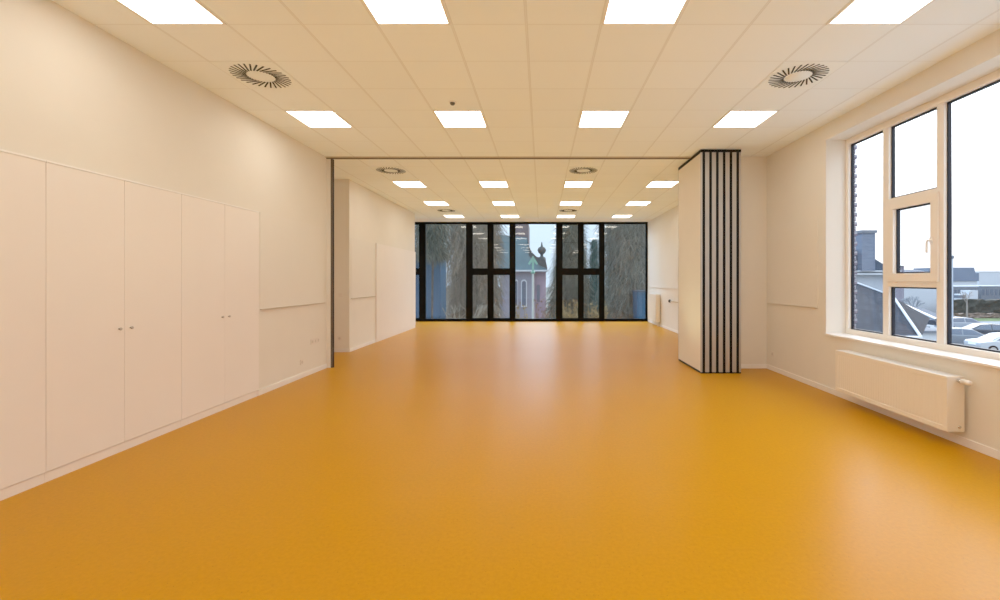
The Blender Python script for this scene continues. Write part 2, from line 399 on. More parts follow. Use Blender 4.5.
# opening sash, proud of the frame
SX0 = XF-.022
sash = MB(); sy0, sy1, sz0, sz1 = 4.47, 5.125, 1.45, 2.36
for (a, b, c, d) in ((sy0, sy1, sz0, 1.54), (sy0, sy1, 2.268, sz1), (sy0, sy0+.085, 1.54, 2.268), (sy1-.085, sy1, 1.54, 2.268)):
    sash.box(SX0, XF-.001, a, b, c, d, .003)
for (a, b, c, d) in ((4.51, 5.085, 1.47, 1.54), (4.51, 5.085, 2.268, 2.34), (4.51, 4.555, 1.54, 2.268), (5.04, 5.085, 1.54, 2.268)):
    sash.box(XF-.001, XF+.06, a, b, c, d)
sash = sash.build('sash', PVC, win)
h = MB(); hy, hz = 4.535, 1.87
h.box(SX0-.012, SX0, hy-.016, hy+.016, hz-.035, hz+.035, .004); h.cyl((SX0-.012, hy, hz), (SX0-.045, hy, hz), .011)
h.tube([(SX0-.042, hy, hz), (SX0-.05, hy, hz-.02), (SX0-.052, hy, hz-.125)], .011, 12); h.build('handle', WHITE, sash)
def pane(y0, y1, z0, z1, x=XF+.045, gm=GLASS1, g=.016, par=None):
    par = par or win
    k = MB()
    for (a, b, c, d) in ((y0, y1, z0, z0+g), (y0, y1, z1-g, z1), (y0, y0+g, z0+g, z1-g), (y1-g, y1, z0+g, z1-g)):
        k.box(x-.012, x+.022, a, b, c, d)
    gl = MB().quad((x, y0+g, z0+g), (x, y1-g, z0+g), (x, y1-g, z1-g), (x, y0+g, z1-g)).build('glass_pane', gm, par)
    k.build('gasket', NAVY, gl)
pane(5.215, 5.80, GZ0, GZ1); pane(4.505, 5.13, 2.40, GZ1); pane(4.555, 5.04, 1.54, 2.268, XF+.03); pane(4.505, 5.13, GZ0, 1.39)
pane(2.54, 4.425, GZ0, GZ1); pane(WY0+.09, 2.42, GZ0, GZ1)
MB().box(XR-.025, XF+.001, WY0-.0, WY1-.002, WZ0-.002, WZ0+.022, .004).build('sill', SILLM, win)

# ------------------------------------------------------------------ far window wall
def FX(px): return (px-541.9)*YE/444.4
wf = thing('window_2', (0, YE, 0), None, None, kind='structure')
FD = .10
def ff(name, x0, x1, z0, z1, y0=YE, y1=YE+FD): return MB().box(x0, x1, y0, y1, z0, z1, .003).build(name, BLACKF, wf)
xl, xr = FX(411), FX(647.8)
ff('top_rail', xl, xr, 3.445, H); ff('bottom_rail', xl, xr, 0, .10)
posts = [(411,413.5),(419.5,425.6),(466,472),(488,493),(510,515.5),(556,562),(578.5,583.2),(599.6,604.6),(645.8,647.8)]
for a, b in posts: ff('mullion', FX(a), FX(b), .10, 3.445)
for a, b in ((413.5,419.5),(472,488),(493,510),(562,578.5),(583.2,599.6)): ff('transom', FX(a), FX(b), 1.665, 1.86)
def fp_(a, b, z0, z1): MB().quad((FX(a),YE+.05,z0),(FX(b),YE+.05,z0),(FX(b),YE+.05,z1),(FX(a),YE+.05,z1)).build('glass_pane', GLASS2, wf)
for a, b in ((413.5,419.5),(472,488),(493,510),(562,578.5),(583.2,599.6)):
    for z0, z1 in ((.10,1.665),(1.86,3.445)):
        fp_(a, b, z0, z1)
        m = MB(); X0, X1, q = FX(a), FX(b), .022
        m.box(X0,X1,YE+.01,YE+.04,z0,z0+q); m.box(X0,X1,YE+.01,YE+.04,z1-q,z1); m.box(X0,X0+q,YE+.01,YE+.04,z0+q,z1-q); m.box(X1-q,X1,YE+.01,YE+.04,z0+q,z1-q)
        m.build('casement', BLACKF, wf)
for a, b in ((425.6,466),(515.5,556),(604.6,645.8)): fp_(a, b, .10, 3.445)
# wall pieces closing the ends of the window wall
struct('wall_far', MB().box(XA, xl, YE, YE+.12, 0, H), WALLR)
struct('wall_far_right', MB().box(xr, XR, YE, YE+.12, 0, H), WALLR)

# ------------------------------------------------------------------ ceiling lights
LX = (-2.825, -1.025, .775, 2.575)
def light_proto():
    r = thing('ceiling_light', (0,0,H), 'x', 'ceiling light', 'square flush ceiling lights')
    f = MB(); o, i, z = .297, .277, -.007
    for (a, b, c, d) in ((-o, o, -o, -i), (-o, o, i, o), (-o, -i, -i, i), (i, o, -i, i)): f.box(a, b, c, d, H+z, H-.0005)
    f.build('frame', SKIRT, r)
    MB().box(-i, i, -i, i, H-.005, H-.001).build('diffuser', DIFF, r)
    return r
rows = [(3.27, 'row nearest the camera, cut by the photo\'s top edge'), (5.67, 'row just in front of the thin ceiling track'),
        (9.52, 'first row beyond the ceiling track'), (11.92, 'middle row of the far room'), (14.32, 'last row by the dark windows')]
cols = ('leftmost', 'second from left', 'third from left', 'rightmost')
proto = light_proto(); first = True
for y, rl in rows:
    for c, x in enumerate(LX):
        o = proto if first else copy_tree(proto); first = False
        o.location = (x, y, H); o['label'] = 'square ceiling light, %s, %s' % (cols[c], rl)
for y in (.87, -1.53):
    for x in LX:
        o = copy_tree(proto); o.location = (x, y, H); o['label'] = 'square ceiling light overhead in the near room, outside the photo'; o['group'] = 'ceiling lights outside the photo'

# ------------------------------------------------------------------ swirl diffusers
DPL = mat('diffuser_plate', (.90,.95,.96), .5)
def diffuser_proto():
    r = thing('ceiling_diffuser', (0,0,H), 'x', 'air vent', 'round swirl air diffusers')
    MB().box(-.297, .297, -.297, .297, H-.006, H-.0005, .0015).build('plate', DPL, r)
    s = MB(); n = 30
    for k in range(n):
        t = 2*pi*k/n; c = Vector((cos(t), sin(t), 0))*.193; d = Vector((cos(t+R(24)), sin(t+R(24)), 0)); e = Vector((-d.y, d.x, 0))
        hl, hw = .077, .0075
        p = [c-d*hl-e*hw, c+d*hl-e*hw, c+d*hl+e*hw, c-d*hl+e*hw]
        vs = [(q.x, q.y, H-.0066) for q in p]+[(q.x, q.y, H-.0092) for q in p]
        s.add(vs, [(0,1,2,3),(4,5,6,7),(0,1,5,4),(1,2,6,5),(2,3,7,6),(3,0,4,7)])
    s.build('swirl_slots', BLACKR, r)
    MB().lathe((0,0,H-.006), [(.108,0),(.106,-.003),(0,-.003)], 32).build('centre_disc', DPL, r)
    return r
dp = diffuser_proto(); first = True
for x, y, l in ((LX[0], 4.47, 'round swirl air diffuser in the near ceiling, left side'), (LX[3], 4.47, 'round swirl air diffuser in the near ceiling, right side'),
                (LX[0], 8.32, 'round swirl air diffuser just beyond the track, left side'), (LX[2], 8.32, 'round swirl air diffuser just beyond the track, right of centre'),
                (LX[0], 13.12, 'round swirl air diffuser near the dark windows, left side'), (LX[2], 13.12, 'round swirl air diffuser near the dark windows, right of centre')):
    o = dp if first else copy_tree(dp); first = False
    o.location = (x, y, H); o['label'] = l
r = thing('ceiling_motion_sensor', (-1.03, 5.12, H), 'small round ceiling sensor with a dark lens, before the second light panel', 'sensor')
MB().lathe((-1.03,5.12,H), [(.045,0),(.045,-.006),(.036,-.012),(.03,-.013)], 24).build('base', WHITE, r)
MB().lathe((-1.03,5.12,H-.012), [(.030,0),(.028,-.014),(.018,-.026),(0,-.030)], 24).build('lens', mat('sensor_lens', (.06,.045,.03), .3), r)

# ------------------------------------------------------------------ outside
GZ = -4.0
ASPH = mat('asphalt_pale', (.17,.19,.22), .8, noise=.15, scale=.6)
GRASS = mat('grass', (.07,.10,.04), .9, noise=.35, scale=1.2)
struct('ground', MB().box(-150, 260, -40, 330, GZ-.3, GZ), mat('ground_earth', (.10,.10,.09), .9, noise=.3, scale=.3))
def at(px, py, Y): return Vector(((px-541.9)*Y/444.4, Y, 1.467+(280-py)*Y/444.4))
def gy(py): return 5.467*444.4/(py-280)
SLATE = brick_mat('slate_tiles', (.012,.016,.026), (.026,.033,.048), (.006,.007,.01), bw=.28, rh=.2, ms=.02)
SLATE2 = mat('slate_plain', (.045,.06,.088), .7, noise=.15, scale=2)
BRK = brick_mat('brick_grey_pink', (.12,.10,.135), (.16,.13,.165), (.26,.26,.30), swap=(R(90),0,0))
CREAM = mat('render_cream', (.25,.26,.28), .8, noise=.06, scale=1)
WHT = mat('white_cladding', (.42,.45,.50), .6, noise=.03, scale=.3)
FAC = mat('grey_facade', (.12,.135,.165), .7, noise=.12, scale=.5)
WG = mat('dark_window_glass', (.07,.09,.13), .15)
# brick flank of the building's own wing
w = MB(); z = -4.0; i = 0
w.box(XR+.36, 4.94, 7.02, 7.9, -4, 6.5)
while z < 6.4:
    e = .068 if i % 2 else .046
    w.box(XR+.36, 4.90+e, 7.0, 7.9, z+.006, z+.07); z += .076; i += 1
struct('wall_outer_brick', w, BRK)

def solid(mb, poly_top, z0):   # polygon with a body going straight down
    n = len(poly_top); bot = [(p[0], p[1], z0) for p in poly_top]
    return mb.add([tuple(p) for p in poly_top]+bot, [list(range(n)), list(range(n, 2*n))[::-1]]+[(i, (i+1) % n, n+(i+1) % n, n+i) for i in range(n)])

BOUNCE = mat('pale_bounce_ground', (.34,.33,.30), .9, noise=.12, scale=3)  # unseen pale ground, added to bounce daylight through the windows onto the ceiling
struct('ground_bounce_right', MB().box(4.4, 24, -20, 34, GZ, GZ+.02), BOUNCE)
struct('ground_bounce_far', MB().box(-20, 4.38, 16.5, 34, GZ, GZ+.02), BOUNCE)
# house with the near slate roof
p1, p2, p3, p4 = at(845,279,20), at(893,297,17.5), at(921,338,14.5), at(835,338,14.2)
r = thing('slate_house', (p3.x-2, 16, GZ), 'house with dark slate roof just outside the right window, lowest left', 'building')
m = MB(); m.add([p1,p2,p3,p4], [(0,1,2,3)]); b1, b2 = at(872,300,23), at(930,318,20)
m.add([p1,p2,b2,b1], [(0,1,2,3)])
m.add([p2,p3,b2], [(0,1,2)]); m.build('roof', SLATE, r)
vb = MB().cyl(p2+Vector((0,0,.03)), p3+Vector((0,0,.03)), .045, n=8); vb.cyl(p1+Vector((0,0,.03)), p2+Vector((0,0,.03)), .03, n=8); vb.build('verge_trim', WHT, r)
w = MB(); w.box(p4.x+.2, p3.x-.25, p4.y+.25, 19.5, GZ, p3.z-.02); w.build('walls', CREAM, r)
MB().cyl(p4, p3, .07, n=8).build('gutter', WHT, r)

# cream gabled house with chimney
Y = 25.0
r = thing('gabled_house', at(872, 280, Y)*1, 'cream gabled house with a tall chimney seen through the left right-window pane', 'building'); r.location.z = GZ
def q(px, py, Yq): v = at(px, py, Yq); return v
a = at(851,247,Y); b = at(871,256.5,Y); c = at(896,269.5,Y)
m = MB(); x0 = at(842,0,Y).x; xe = c.x
m.prism([(x0, at(0,272,Y).z), (x0, at(0,244,Y).z), (b.x, b.z), (c.x, at(0,272,Y).z)], 'y', Y, Y+9); m.build('roof', SLATE2, r)
MB().prism([(x0, GZ), (xe-.15, GZ), (xe-.15, at(0,272,Y).z), (x0, at(0,272,Y).z)], 'y', Y+.15, Y+8.8).build('walls', mat('render_pale', (.30,.33,.38), .8, noise=.04, scale=.8), r)
MB().box(x0, xe+.1, Y-.2, Y-.02, at(0,274.8,Y).z, at(0,273.2,Y).z).box(x0, xe+.1, Y-.25, Y-.02, at(0,271.8,Y).z, at(0,270.5,Y).z).build('gutter', WHT, r)
ch = MB(); ca, cb = at(857.5,233,Y), at(870.5,233,Y)
ch.box(ca.x, cb.x, Y-.35, Y+.6, at(0,271,Y).z, at(0,233.5,Y).z); ch.build('chimney', brick_mat('chimney_brick', (.08,.10,.15), (.11,.14,.20), (.15,.17,.22), swap=(R(90),0,0)), r)
MB().box(ca.x-.06, cb.x+.06, Y-.42, Y+.66, at(0,233.5,Y).z, at(0,231,Y).z).build('chimney_cap', FAC, r)

# further houses seen through the lower pane
def block(name, px0, px1, pyt, pyb, Y, D, wallm, roofm, label, roof_h=0, wins=0, cat='building', mono=False):
    A, B = at(px0,pyt,Y), at(px1,pyt,Y); z1 = A.z; z0 = GZ
    r = thing(name, ((A.x+B.x)/2, Y+D/2, GZ), label, cat)
    MB().box(A.x, B.x, Y, Y+D, z0, z1).build('walls', wallm, r)
    if roof_h:
        if mono: pr = [(Y-.3, z1), (Y+D+.3, z1), (Y+D+.3, z1+roof_h)]
        else: pr = [(Y-.3, z1), (Y+D+.3, z1), (Y+D/2, z1+roof_h)]
        MB().prism(pr, 'x', A.x-.2, B.x+.2).build('roof', roofm, r)
    else: MB().box(A.x-.1, B.x+.1, Y-.1, Y+D+.1, z1, z1+.25).build('roof', roofm, r)
    zt, zb = z1-.25*(z1-at(0,pyb,Y).z), z1-.75*(z1-at(0,pyb,Y).z)
    for i in range(wins):
        cx = A.x+(i+.5)*(B.x-A.x)/wins; hw = .28*(B.x-A.x)/wins
        MB().box(cx-hw, cx+hw, Y-.06, Y-.005, zb, zt).build('window', WG, r)
    return r
block('brick_house', 896, 904, 266, 290, 60, 8, BRK, SLATE2, 'small pinkish brick house beyond the opening window sash', .3, 1)
block('terrace_house', 904, 945, 273.5, 296, 70, 12, WHT, SLATE2, 'pale terrace house with blue-grey roof beyond the opening window sash', .75, 0)
k = at(905, 304, 30); 
r = thing('annex_building', (at(922,0,30).x, 32, GZ), 'low annex with sloping grey roof beyond the near slate roof', 'building')
A, B, C_, D_ = at(893,300,36), at(937,320,27), at(940,326,27), at(893,320,30)
m = MB(); m.add([A, at(925,309,40), at(950,319,30), B], [(0,1,2,3)]); m.add([A, B, C_, D_], [(0,1,2,3)]); m.build('roof', SLATE2, r)
MB().cyl(A, B, .12, n=8).build('ridge', WG, r)
w = MB(); w.box(at(893,0,30).x, at(936,0,27).x, 27.4, 31, GZ, C_.z-.05); w.build('walls', WHT, r)
r = thing('white_garage', (at(930,0,24).x, 25, GZ), 'small white garage behind the near slate roof', 'building')
gx0, gx1 = at(918,0,24).x, at(946,0,24).x
MB().box(gx0, gx1, 24, 27, GZ, at(0,333,24).z).build('walls', WHT, r)
MB().box(gx0-.15, gx1+.15, 23.85, 27.1, at(0,333,24).z, at(0,330.5,24).z).build('roof', FAC, r)

# far buildings over the car park
BARN = mat('blue_grey_cladding', (.12,.15,.21), .7, noise=.05, scale=.2)
r = thing('grey_barn', (at(963,0,140).x, 146, GZ), 'large building with blue-grey upper storey beyond the car park', 'building')
u = [at(940,267.5,140), at(974,267.5,140), at(975.5,273,140), at(979,273,140), at(979,281,140), at(940,281,140)]
MB().prism([(v.x, v.z) for v in u], 'y', 140, 150).build('upper_storey', BARN, r)
MB().box(u[5].x+.3, u[4].x-.3, 140.3, 149.7, GZ, u[4].z).build('ground_storey', WHT, r)
block('white_warehouse', 979, 1012, 272, 287, 165, 30, WHT, WHT, 'long white flat-roofed warehouse at the right edge beyond the car park', 0, 0)
block('office_row', 981, 1020, 286.5, 298, 120, 10, FAC, WHT, 'low grey row of offices in front of the white warehouse', 0, 9)
block('low_facade', 949, 978, 287, 298, 118, 8, FAC, WHT, 'low grey facade in front of the blue-grey roofed building', 0, 7)
r = thing('delivery_truck', (at(972,0,100).x, 101, GZ), 'white box truck parked before the hedge, seen through the large pane', 'truck')
ta, tb = at(966.5,0,100).x, at(978,0,100).x
MB().box(ta+.7, tb, 100, 102.2, GZ+.7, GZ+3.1, .05).build('cargo_box', WHT, r)
MB().box(ta-.9, ta+.65, 100.1, 102.1, GZ+.45, GZ+2.3, .12).build('cab', WHT, r)
MB().box(ta-.92, ta-.2, 100.05, 102.15, GZ+1.35, GZ+2.0).build('windscreen', WG, r)
for wx in (ta-.2, tb-.7):
    for wy in (100.0, 101.9): MB().cyl((wx, wy, GZ+.45), (wx, wy+.3, GZ+.45), .45).build('wheel', BLACKR, r)

def foliage_mass(name, mb, par, m): return mb.build(name, m, par, fix=False)
HEDGE = mat('hedge_leaves', (.035,.035,.03), .9, noise=.5, scale=3)
def hedge(x0, x1, y0, y1, z0, z1, label, m=HEDGE):
    r = thing('hedge', ((x0+x1)/2, (y0+y1)/2, z0), label, 'hedge')
    b = MB(); nx = int((x1-x0)/.6); nz = max(3, int((z1-z0)/.5))
    vs = []
    for j in range(nz+1):
        for i in range(nx+1):
            vs.append((x0+(x1-x0)*i/nx, y0+random.uniform(-.15,.15), z0+(z1-z0)*j/nz+(random.uniform(-.18,.18) if j == nz else 0)))
    b.add(vs, [(j*(nx+1)+i, j*(nx+1)+i+1, (j+1)*(nx+1)+i+1, (j+1)*(nx+1)+i) for j in range(nz) for i in range(nx)])
    top = vs[nz*(nx+1):]; back = [(p[0], y1, p[2]-.1) for p in top]
    b.add(top+back, [(i, i+1, nx+2+i, nx+1+i) for i in range(nx)])
    b.build('leaves', m, r); MB().box(x0+.3, x1-.3, (y0+y1)/2-.1, (y0+y1)/2+.1, z0, z1-.5).build('stems', mat('hedge_stems', (.08,.06,.05), .9), r)
hedge(60, 92, 66, 68, GZ, GZ+2.5, 'dark clipped hedge beyond the grass strip and car park')
struct('ground_grass', MB().box(50, 110, 58.5, 65.8, GZ, GZ+.03), GRASS)
struct('ground_road', MB().add([(30,50,GZ+.02),(95,49,GZ+.02),(95,56.5,GZ+.02),(30,62,GZ+.02)], [(0,1,2,3)]), ASPH)
struct('ground_car_park', MB().box(24, 70, 25, 49, GZ, GZ+.012), mat('car_park_asphalt', (.06,.066,.08), .8, noise=.15, scale=1))
hedge(56, 74, 63.4, 64.2, GZ, GZ+.7, 'low ragged brown hedge along the road by the car park', mat('hedge_brown', (.15,.11,.09), .9, noise=.4, scale=3))
r = thing('street_lamp', (at(952.5,0,45).x, 45, GZ), 'thin pale street lamp pole beside the car park', 'street lamp')
lx = at(952.5,0,45).x; lt = at(0,259,45).z
MB().cyl((lx,45,GZ), (lx,45,lt), .07, .045, 10).build('pole', WHT, r)
MB().lathe((lx,45,lt), [(.05,0),(.12,.1),(.13,.3),(.04,.36),(0,.37)], 12).build('lamp_head', FAC, r)

# cars
def car(name, loc, ang, colour, label, group):
    r = thing(name, (0,0,0), label, 'car', group)
    body_m = mat('paint_'+name, colour, .25, metal=.2)
    low = [(-2.15,.28),(-2.2,.6),(-2.12,.86),(-1.2,.98),(1.55,.96),(2.05,.9),(2.15,.62),(2.1,.28)]
    cab = [(-1.35,.95),(-.55,1.42),(.2,1.49),(1.2,1.42),(1.98,.93)]
    def shell(poly, w0, w1, cap=True):
        n = len(poly); zmin = min(p[1] for p in poly); zmax = max(p[1] for p in poly)
        vs = []
        for s in (-1, -.85, .85, 1):
            for x, z in poly:
                t = (z-zmin)/(zmax-zmin); wy = (w0+(w1-w0)*t)
                if abs(s) == 1: vs.append((x*.985, s*wy, zmin+(z-zmin)*.97))
                else: vs.append((x, s*wy*1.08 if abs(s) < 1 else s*wy, z))
        return vs, [(k*n+i, k*n+(i+1) % n, (k+1)*n+(i+1) % n, (k+1)*n+i) for k in range(3) for i in range(n)]+[list(range(n))[::-1], list(range(3*n, 4*n))]
    b = MB(); b.add(*shell(low, .86, .84)); b.add(*shell(cab, .80, .62)); b.build('body', body_m, r, bevel=.03)
    g = MB()
    for s in (-1, 1):
        for poly in ([(-1.12,1.0),(-.5,1.38),(.1,1.44),(.1,1.0)], [(.18,1.0),(.18,1.44),(1.12,1.37),(1.55,1.0)]):
            vs = []
            for x, z in poly:
                t = (z-.95)/(.54); wy = .80+(.62-.80)*t+.012
                vs.append((x, s*wy, z))
            g.add(vs, [(0,1,2,3)])
    for (x0, z0, x1, z1) in ((-1.34,.97,-.6,1.40), (1.27,1.40,1.97,.97)):
        t0 = (z0-.95)/.54; t1 = (z1-.95)/.54; w0 = .72-.14*t0; w1 = .72-.14*t1; dx = -.025 if x0 < 0 else .025
        g.add([(x0+dx,-w0,z0+.015),(x0+dx,w0,z0+.015),(x1+dx,w1,z1+.015),(x1+dx,-w1,z1+.015)], [(0,1,2,3)])
    g.build('windows', WG, r)
    for x in (-1.38, 1.36):
        for s in (-1, 1):
            wh = MB().cyl((x, s*.68, .32), (x, s*.89, .32), .32, n=20).build('wheel', BLACKR, r)
            MB().cyl((x, s*.89, .32), (x, s*.905, .32), .2, n=14).build('hub_cap', ALU, wh)
    l = MB()
    for s in (-1, 1): l.box(-2.21, -2.1, s*.62-.16, s*.62+.16, .62, .76)
    l.build('headlight', WHT, r)
    t = MB()
    for s in (-1, 1): t.box(2.03, 2.14, s*.66-.13, s*.66+.13, .68, .84)
    t.build('tail_light', mat('tail_red', (.4,.02,.02), .3), r)
    r.location = loc; r.rotation_euler = (0,0,ang); return r
def gp(px, Y): return ((px-541.9)*Y/444.4, Y, GZ+.012)
CG = 'parked cars outside the right window'
car('hatchback_car', gp(1006, 33.2), R(-12), (.5,.52,.55), 'white car parked nearest, at the photo\'s right edge outside', CG)
car('parked_car', gp(962, 36.8), R(150), (.17,.19,.22), 'silver grey car parked left of the nearest white car outside', CG)
car('parked_car', gp(985, 40.6), R(-20), (.03,.036,.05), 'dark car parked directly behind the nearest white car outside', CG)
car('parked_car', gp(962, 47.5), R(165), (.28,.31,.36), 'pale blue-grey car partly hidden behind the silver car outside', CG)

# --- trees
def strands(mb, centre, rx, ry, z0, z1, n, ln, wd, rnd, droop=1.0, taper=True):
    for _ in range(n):
        t = rnd.random(); z = z0+(z1-z0)*t
        f = (1-t*.85) if taper else 1
        a = rnd.uniform(0, 2*pi); rr = rnd.random()**.4
        x = centre[0]+rx*f*rr*cos(a); y = centre[1]+ry*f*rr*sin(a)
        L = ln*rnd.uniform(.5, 1.3); d = Vector((cos(a)*.35+rnd.uniform(-.75,.75), sin(a)*.35+rnd.uniform(-.6,.6), -droop*rnd.uniform(.05,1))).normalized()
        p = Vector((x, y, z)); side = Vector((rnd.uniform(-1,1), rnd.uniform(-.5,.5), rnd.uniform(-.2,.2))).normalized()*wd*rnd.uniform(.5,1.5)
        q = p+d*L*.5; d2 = (d+Vector((0,0,-.6*droop))).normalized(); e = q+d2*L*.5
        mb.add([p-side, p+side, q+side*.9, q-side*.9, e], [(0,1,2,3),(3,2,4)])
def leaf_mat(name, c1, c2, c3):
    m, nt, b = new_mat(name); N = nt.nodes; L = nt.links
    tc = N.new('ShaderNodeTexCoord'); no = N.new('ShaderNodeTexNoise'); no.inputs['Scale'].default_value = 1.6; no.inputs['Detail'].default_value = 8; no.inputs['Roughness'].default_value = .75
    mp = N.new('ShaderNodeMapping'); mp.inputs['Scale'].default_value = (2.2,2.2,.7); L.new(tc.outputs['Object'], mp.inputs[0]); L.new(mp.outputs[0], no.inputs['Vector'])
    r = N.new('ShaderNodeValToRGB'); e = r.color_ramp.elements; e[0].position = .3; e[0].color = (*c1,1); e[1].position = .72; e[1].color = (*c3,1)
    k = e.new(.5); k.color = (*c2,1); L.new(no.outputs['Fac'], r.inputs['Fac']); L.new(r.outputs['Color'], b.inputs['Base Color'])
    b.inputs['Roughness'].default_value = .85; b.inputs['Specular IOR Level'].default_value = .1
    return m
LEAFB = leaf_mat('weeping_foliage', (.055,.05,.042), (.13,.118,.095), (.26,.235,.19))
LEAFB2 = leaf_mat('olive_foliage', (.045,.048,.042), (.105,.11,.095), (.22,.22,.185))
LEAFG = leaf_mat('conifer_foliage', (.025,.036,.034), (.065,.08,.068), (.15,.165,.135))
BARK = mat('bark', (.06,.05,.04), .9, noise=.4, scale=6, bump=.4)
def tree(px, Y, rad, z0, z1, n, leafm, label, ln=1.4, wd=.02, core=.72, seed=1, name='weeping_tree', taper=True, tr=.28):
    rnd = random.Random(seed); x = (px-541.9)*Y/444.4
    r = thing(name, (x, Y, GZ), label, 'tree', 'trees outside the far windows')
    b = MB(); b.cyl((x,Y,GZ), (x+.1,Y,GZ+(z1-GZ)*.9), tr, .05, 10)
    for i in range(14):
        a = rnd.uniform(0,2*pi); zz = z0+(z1-z0)*(.05+.8*i/14); f = 1-(zz-z0)/(z1-z0)*.8
        b.cyl((x,Y,zz), (x+cos(a)*rad*.8*f, Y+sin(a)*rad*.8*f, zz+rnd.uniform(-.2,.5)), .06, .015, 6)
    b.build('trunk', BARK, r)
    fo = MB()
    # shaded inner crown
    ns, nr = 22, 14; vs = []
    for j in range(nr+1):
        t = j/nr; f = (1-t*.85) if taper else 1; f *= sin(min(1, t*5+.25)*pi/2)*(1 if t < .97 else .2)
        for i in range(ns):
            a = 2*pi*i/ns; k = core*rad*f*rnd.uniform(.82,1.1); vs.append((x+k*cos(a), Y+k*sin(a), z0+.3+(z1-z0-.6)*t))
    fo.add(vs, [(j*ns+i, j*ns+(i+1) % ns, (j+1)*ns+(i+1) % ns, (j+1)*ns+i) for j in range(nr) for i in range(ns)])
    strands(fo, (x,Y), rad, rad, z0+.2, z1, n, ln, wd, rnd, taper=taper)
    fo.build('foliage', leafm, r, fix=False)
    return r
tree(474, 25.5, 1.55, -3.2, 5.6, 16000, LEAFB, 'tall weeping grey-brown tree filling the second set of far windows', seed=3, taper=False, core=.8, ln=.8, wd=.011)
tree(431, 19.6, .62, 2.3, 5.0, 4500, LEAFG, 'grey-green tree crown above the blue wall, at the far left window', seed=5, taper=False, wd=.011, core=.7, ln=.6, tr=.04)
tree(571, 27.5, 1.85, -3.2, 6.8, 16000, LEAFG, 'grey-green drooping conifer behind the far double window right of centre', seed=9, core=.75, ln=.75, wd=.013, name='conifer_tree')
tree(633, 23.2, 1.65, -3.4, 5.6, 22000, LEAFB2, 'large drooping grey-olive tree filling the rightmost far window', seed=11, taper=False, core=.75, name='weeping_tree', ln=.8, wd=.011)
tree(594.5, 34, .7, -3.5, 4.6, 6000, leaf_mat('dark_conifer', (.012,.03,.03), (.03,.065,.06), (.06,.11,.09)), 'small dark green conifer between the two large right-hand trees', seed=13, name='conifer_tree', ln=.5, wd=.014)
# bare pale twigs in front of the left tree
r = thing('bare_shrub', (at(461,0,21.9).x, 21.9, GZ), 'bare pale twiggy shrub in front of the weeping tree', 'shrub')
tw = MB(); rnd = random.Random(4)
for k in range(16):
    p = Vector((at(461+rnd.uniform(-6,6),0,21.9).x, 21.9+rnd.uniform(-.4,.4), GZ)); pts = [p]
    dx = rnd.uniform(-.4,.6)
    for s in range(8): pts.append(pts[-1]+Vector((dx*.25*(1 if s < 4 else 1.6)+rnd.uniform(-.08,.08), rnd.uniform(-.08,.08), .62 if s < 5 else .38)))
    for a, b in zip(pts[:-1], pts[1:]): tw.cyl(a, b, .014, .012, 5)
    for s in (4,5,6,7):
        e = pts[s]+Vector((rnd.uniform(-.6,.6), rnd.uniform(-.2,.2), rnd.uniform(.1,.6))); tw.cyl(pts[s], e, .009, .004, 4)
tw.build('twigs', mat('pale_twigs', (.28,.27,.22), .8), r)
# tan shrubs under the right tree
def shrub(px, Y, rad, h, n, label, m, seed):
    rnd = random.Random(seed); x = (px-541.9)*Y/444.4; r = thing('shrub', (x,Y,GZ), label, 'shrub', 'low shrubs outside the far windows'); b = MB()
    for k in range(n):
        a = rnd.uniform(0,2*pi); q = rad*rnd.random()**.5; p = Vector((x+q*.4*cos(a), Y+q*.4*sin(a), GZ)); e = Vector((x+q*cos(a), Y+q*sin(a), GZ+h*rnd.uniform(.6,1)))
        b.cyl(p, e, .02, .008, 4, False)
        for j in range(6):
            c = p.lerp(e, rnd.uniform(.45,1)); d = Vector((rnd.uniform(-1,1), rnd.uniform(-1,1), rnd.uniform(.1,1))).normalized()*.16; s = Vector((d.z,0,-d.x))*.3
            b.add([c, c+d*.5+s, c+d, c+d*.5-s], [(0,1,2,3)])
    b.build('branches', m, r, fix=False)
TAN = mat('tan_leaves', (.20,.15,.07), .9, noise=.4, scale=4); DKB = mat('brown_leaves', (.16,.11,.09), .9, noise=.4, scale=4)
shrub(571, 20, .62, 4.6, 150, 'tan leafy shrub low behind the double window right of centre', TAN, 2)
shrub(597, 21.2, .5, 4.5, 110, 'tan shrub low beside the small dark conifer', TAN, 3)
shrub(519, 22, .45, 4.4, 60, 'thin brown shrub at the foot of the blue-roofed building, left', TAN, 5)
shrub(541, 22, .45, 4.5, 60, 'thin dark shrub at the foot of the blue-roofed building, right', DKB, 6)

# blue wall / blue annex
BLUE = mat('blue_cladding', (.011,.055,.115), .6, noise=.2, scale=1.2, stretch=(6,6,.3))
r = thing('blue_building', (at(428,0,21).x, 22, GZ), 'blue clad building behind the far left window', 'building')
MB().box(at(396,0,21).x, at(440.5,0,21).x, 21, 22.2, GZ, at(0,257,21).z).build('walls', BLUE, r)
MB().box(at(395,0,21).x, at(441,0,21).x, 20.9, 22.3, at(0,257,21).z, at(0,255,21).z).build('roof_edge', SLATE2, r)
r = thing('blue_shed', (at(643,0,21.2).x, 21, GZ), 'blue shed at the right edge of the rightmost far window', 'building')
MB().box(at(637,0,20.8).x, at(668,0,20.8).x, 20.8, 21.8, GZ, at(0,292,20.8).z).build('walls', BLUE, r)
MB().box(at(636.3,0,20.8).x, at(669,0,20.8).x, 20.7, 21.9, at(0,292,20.8).z, at(0,290.5,20.8).z).build('roof', SLATE2, r)

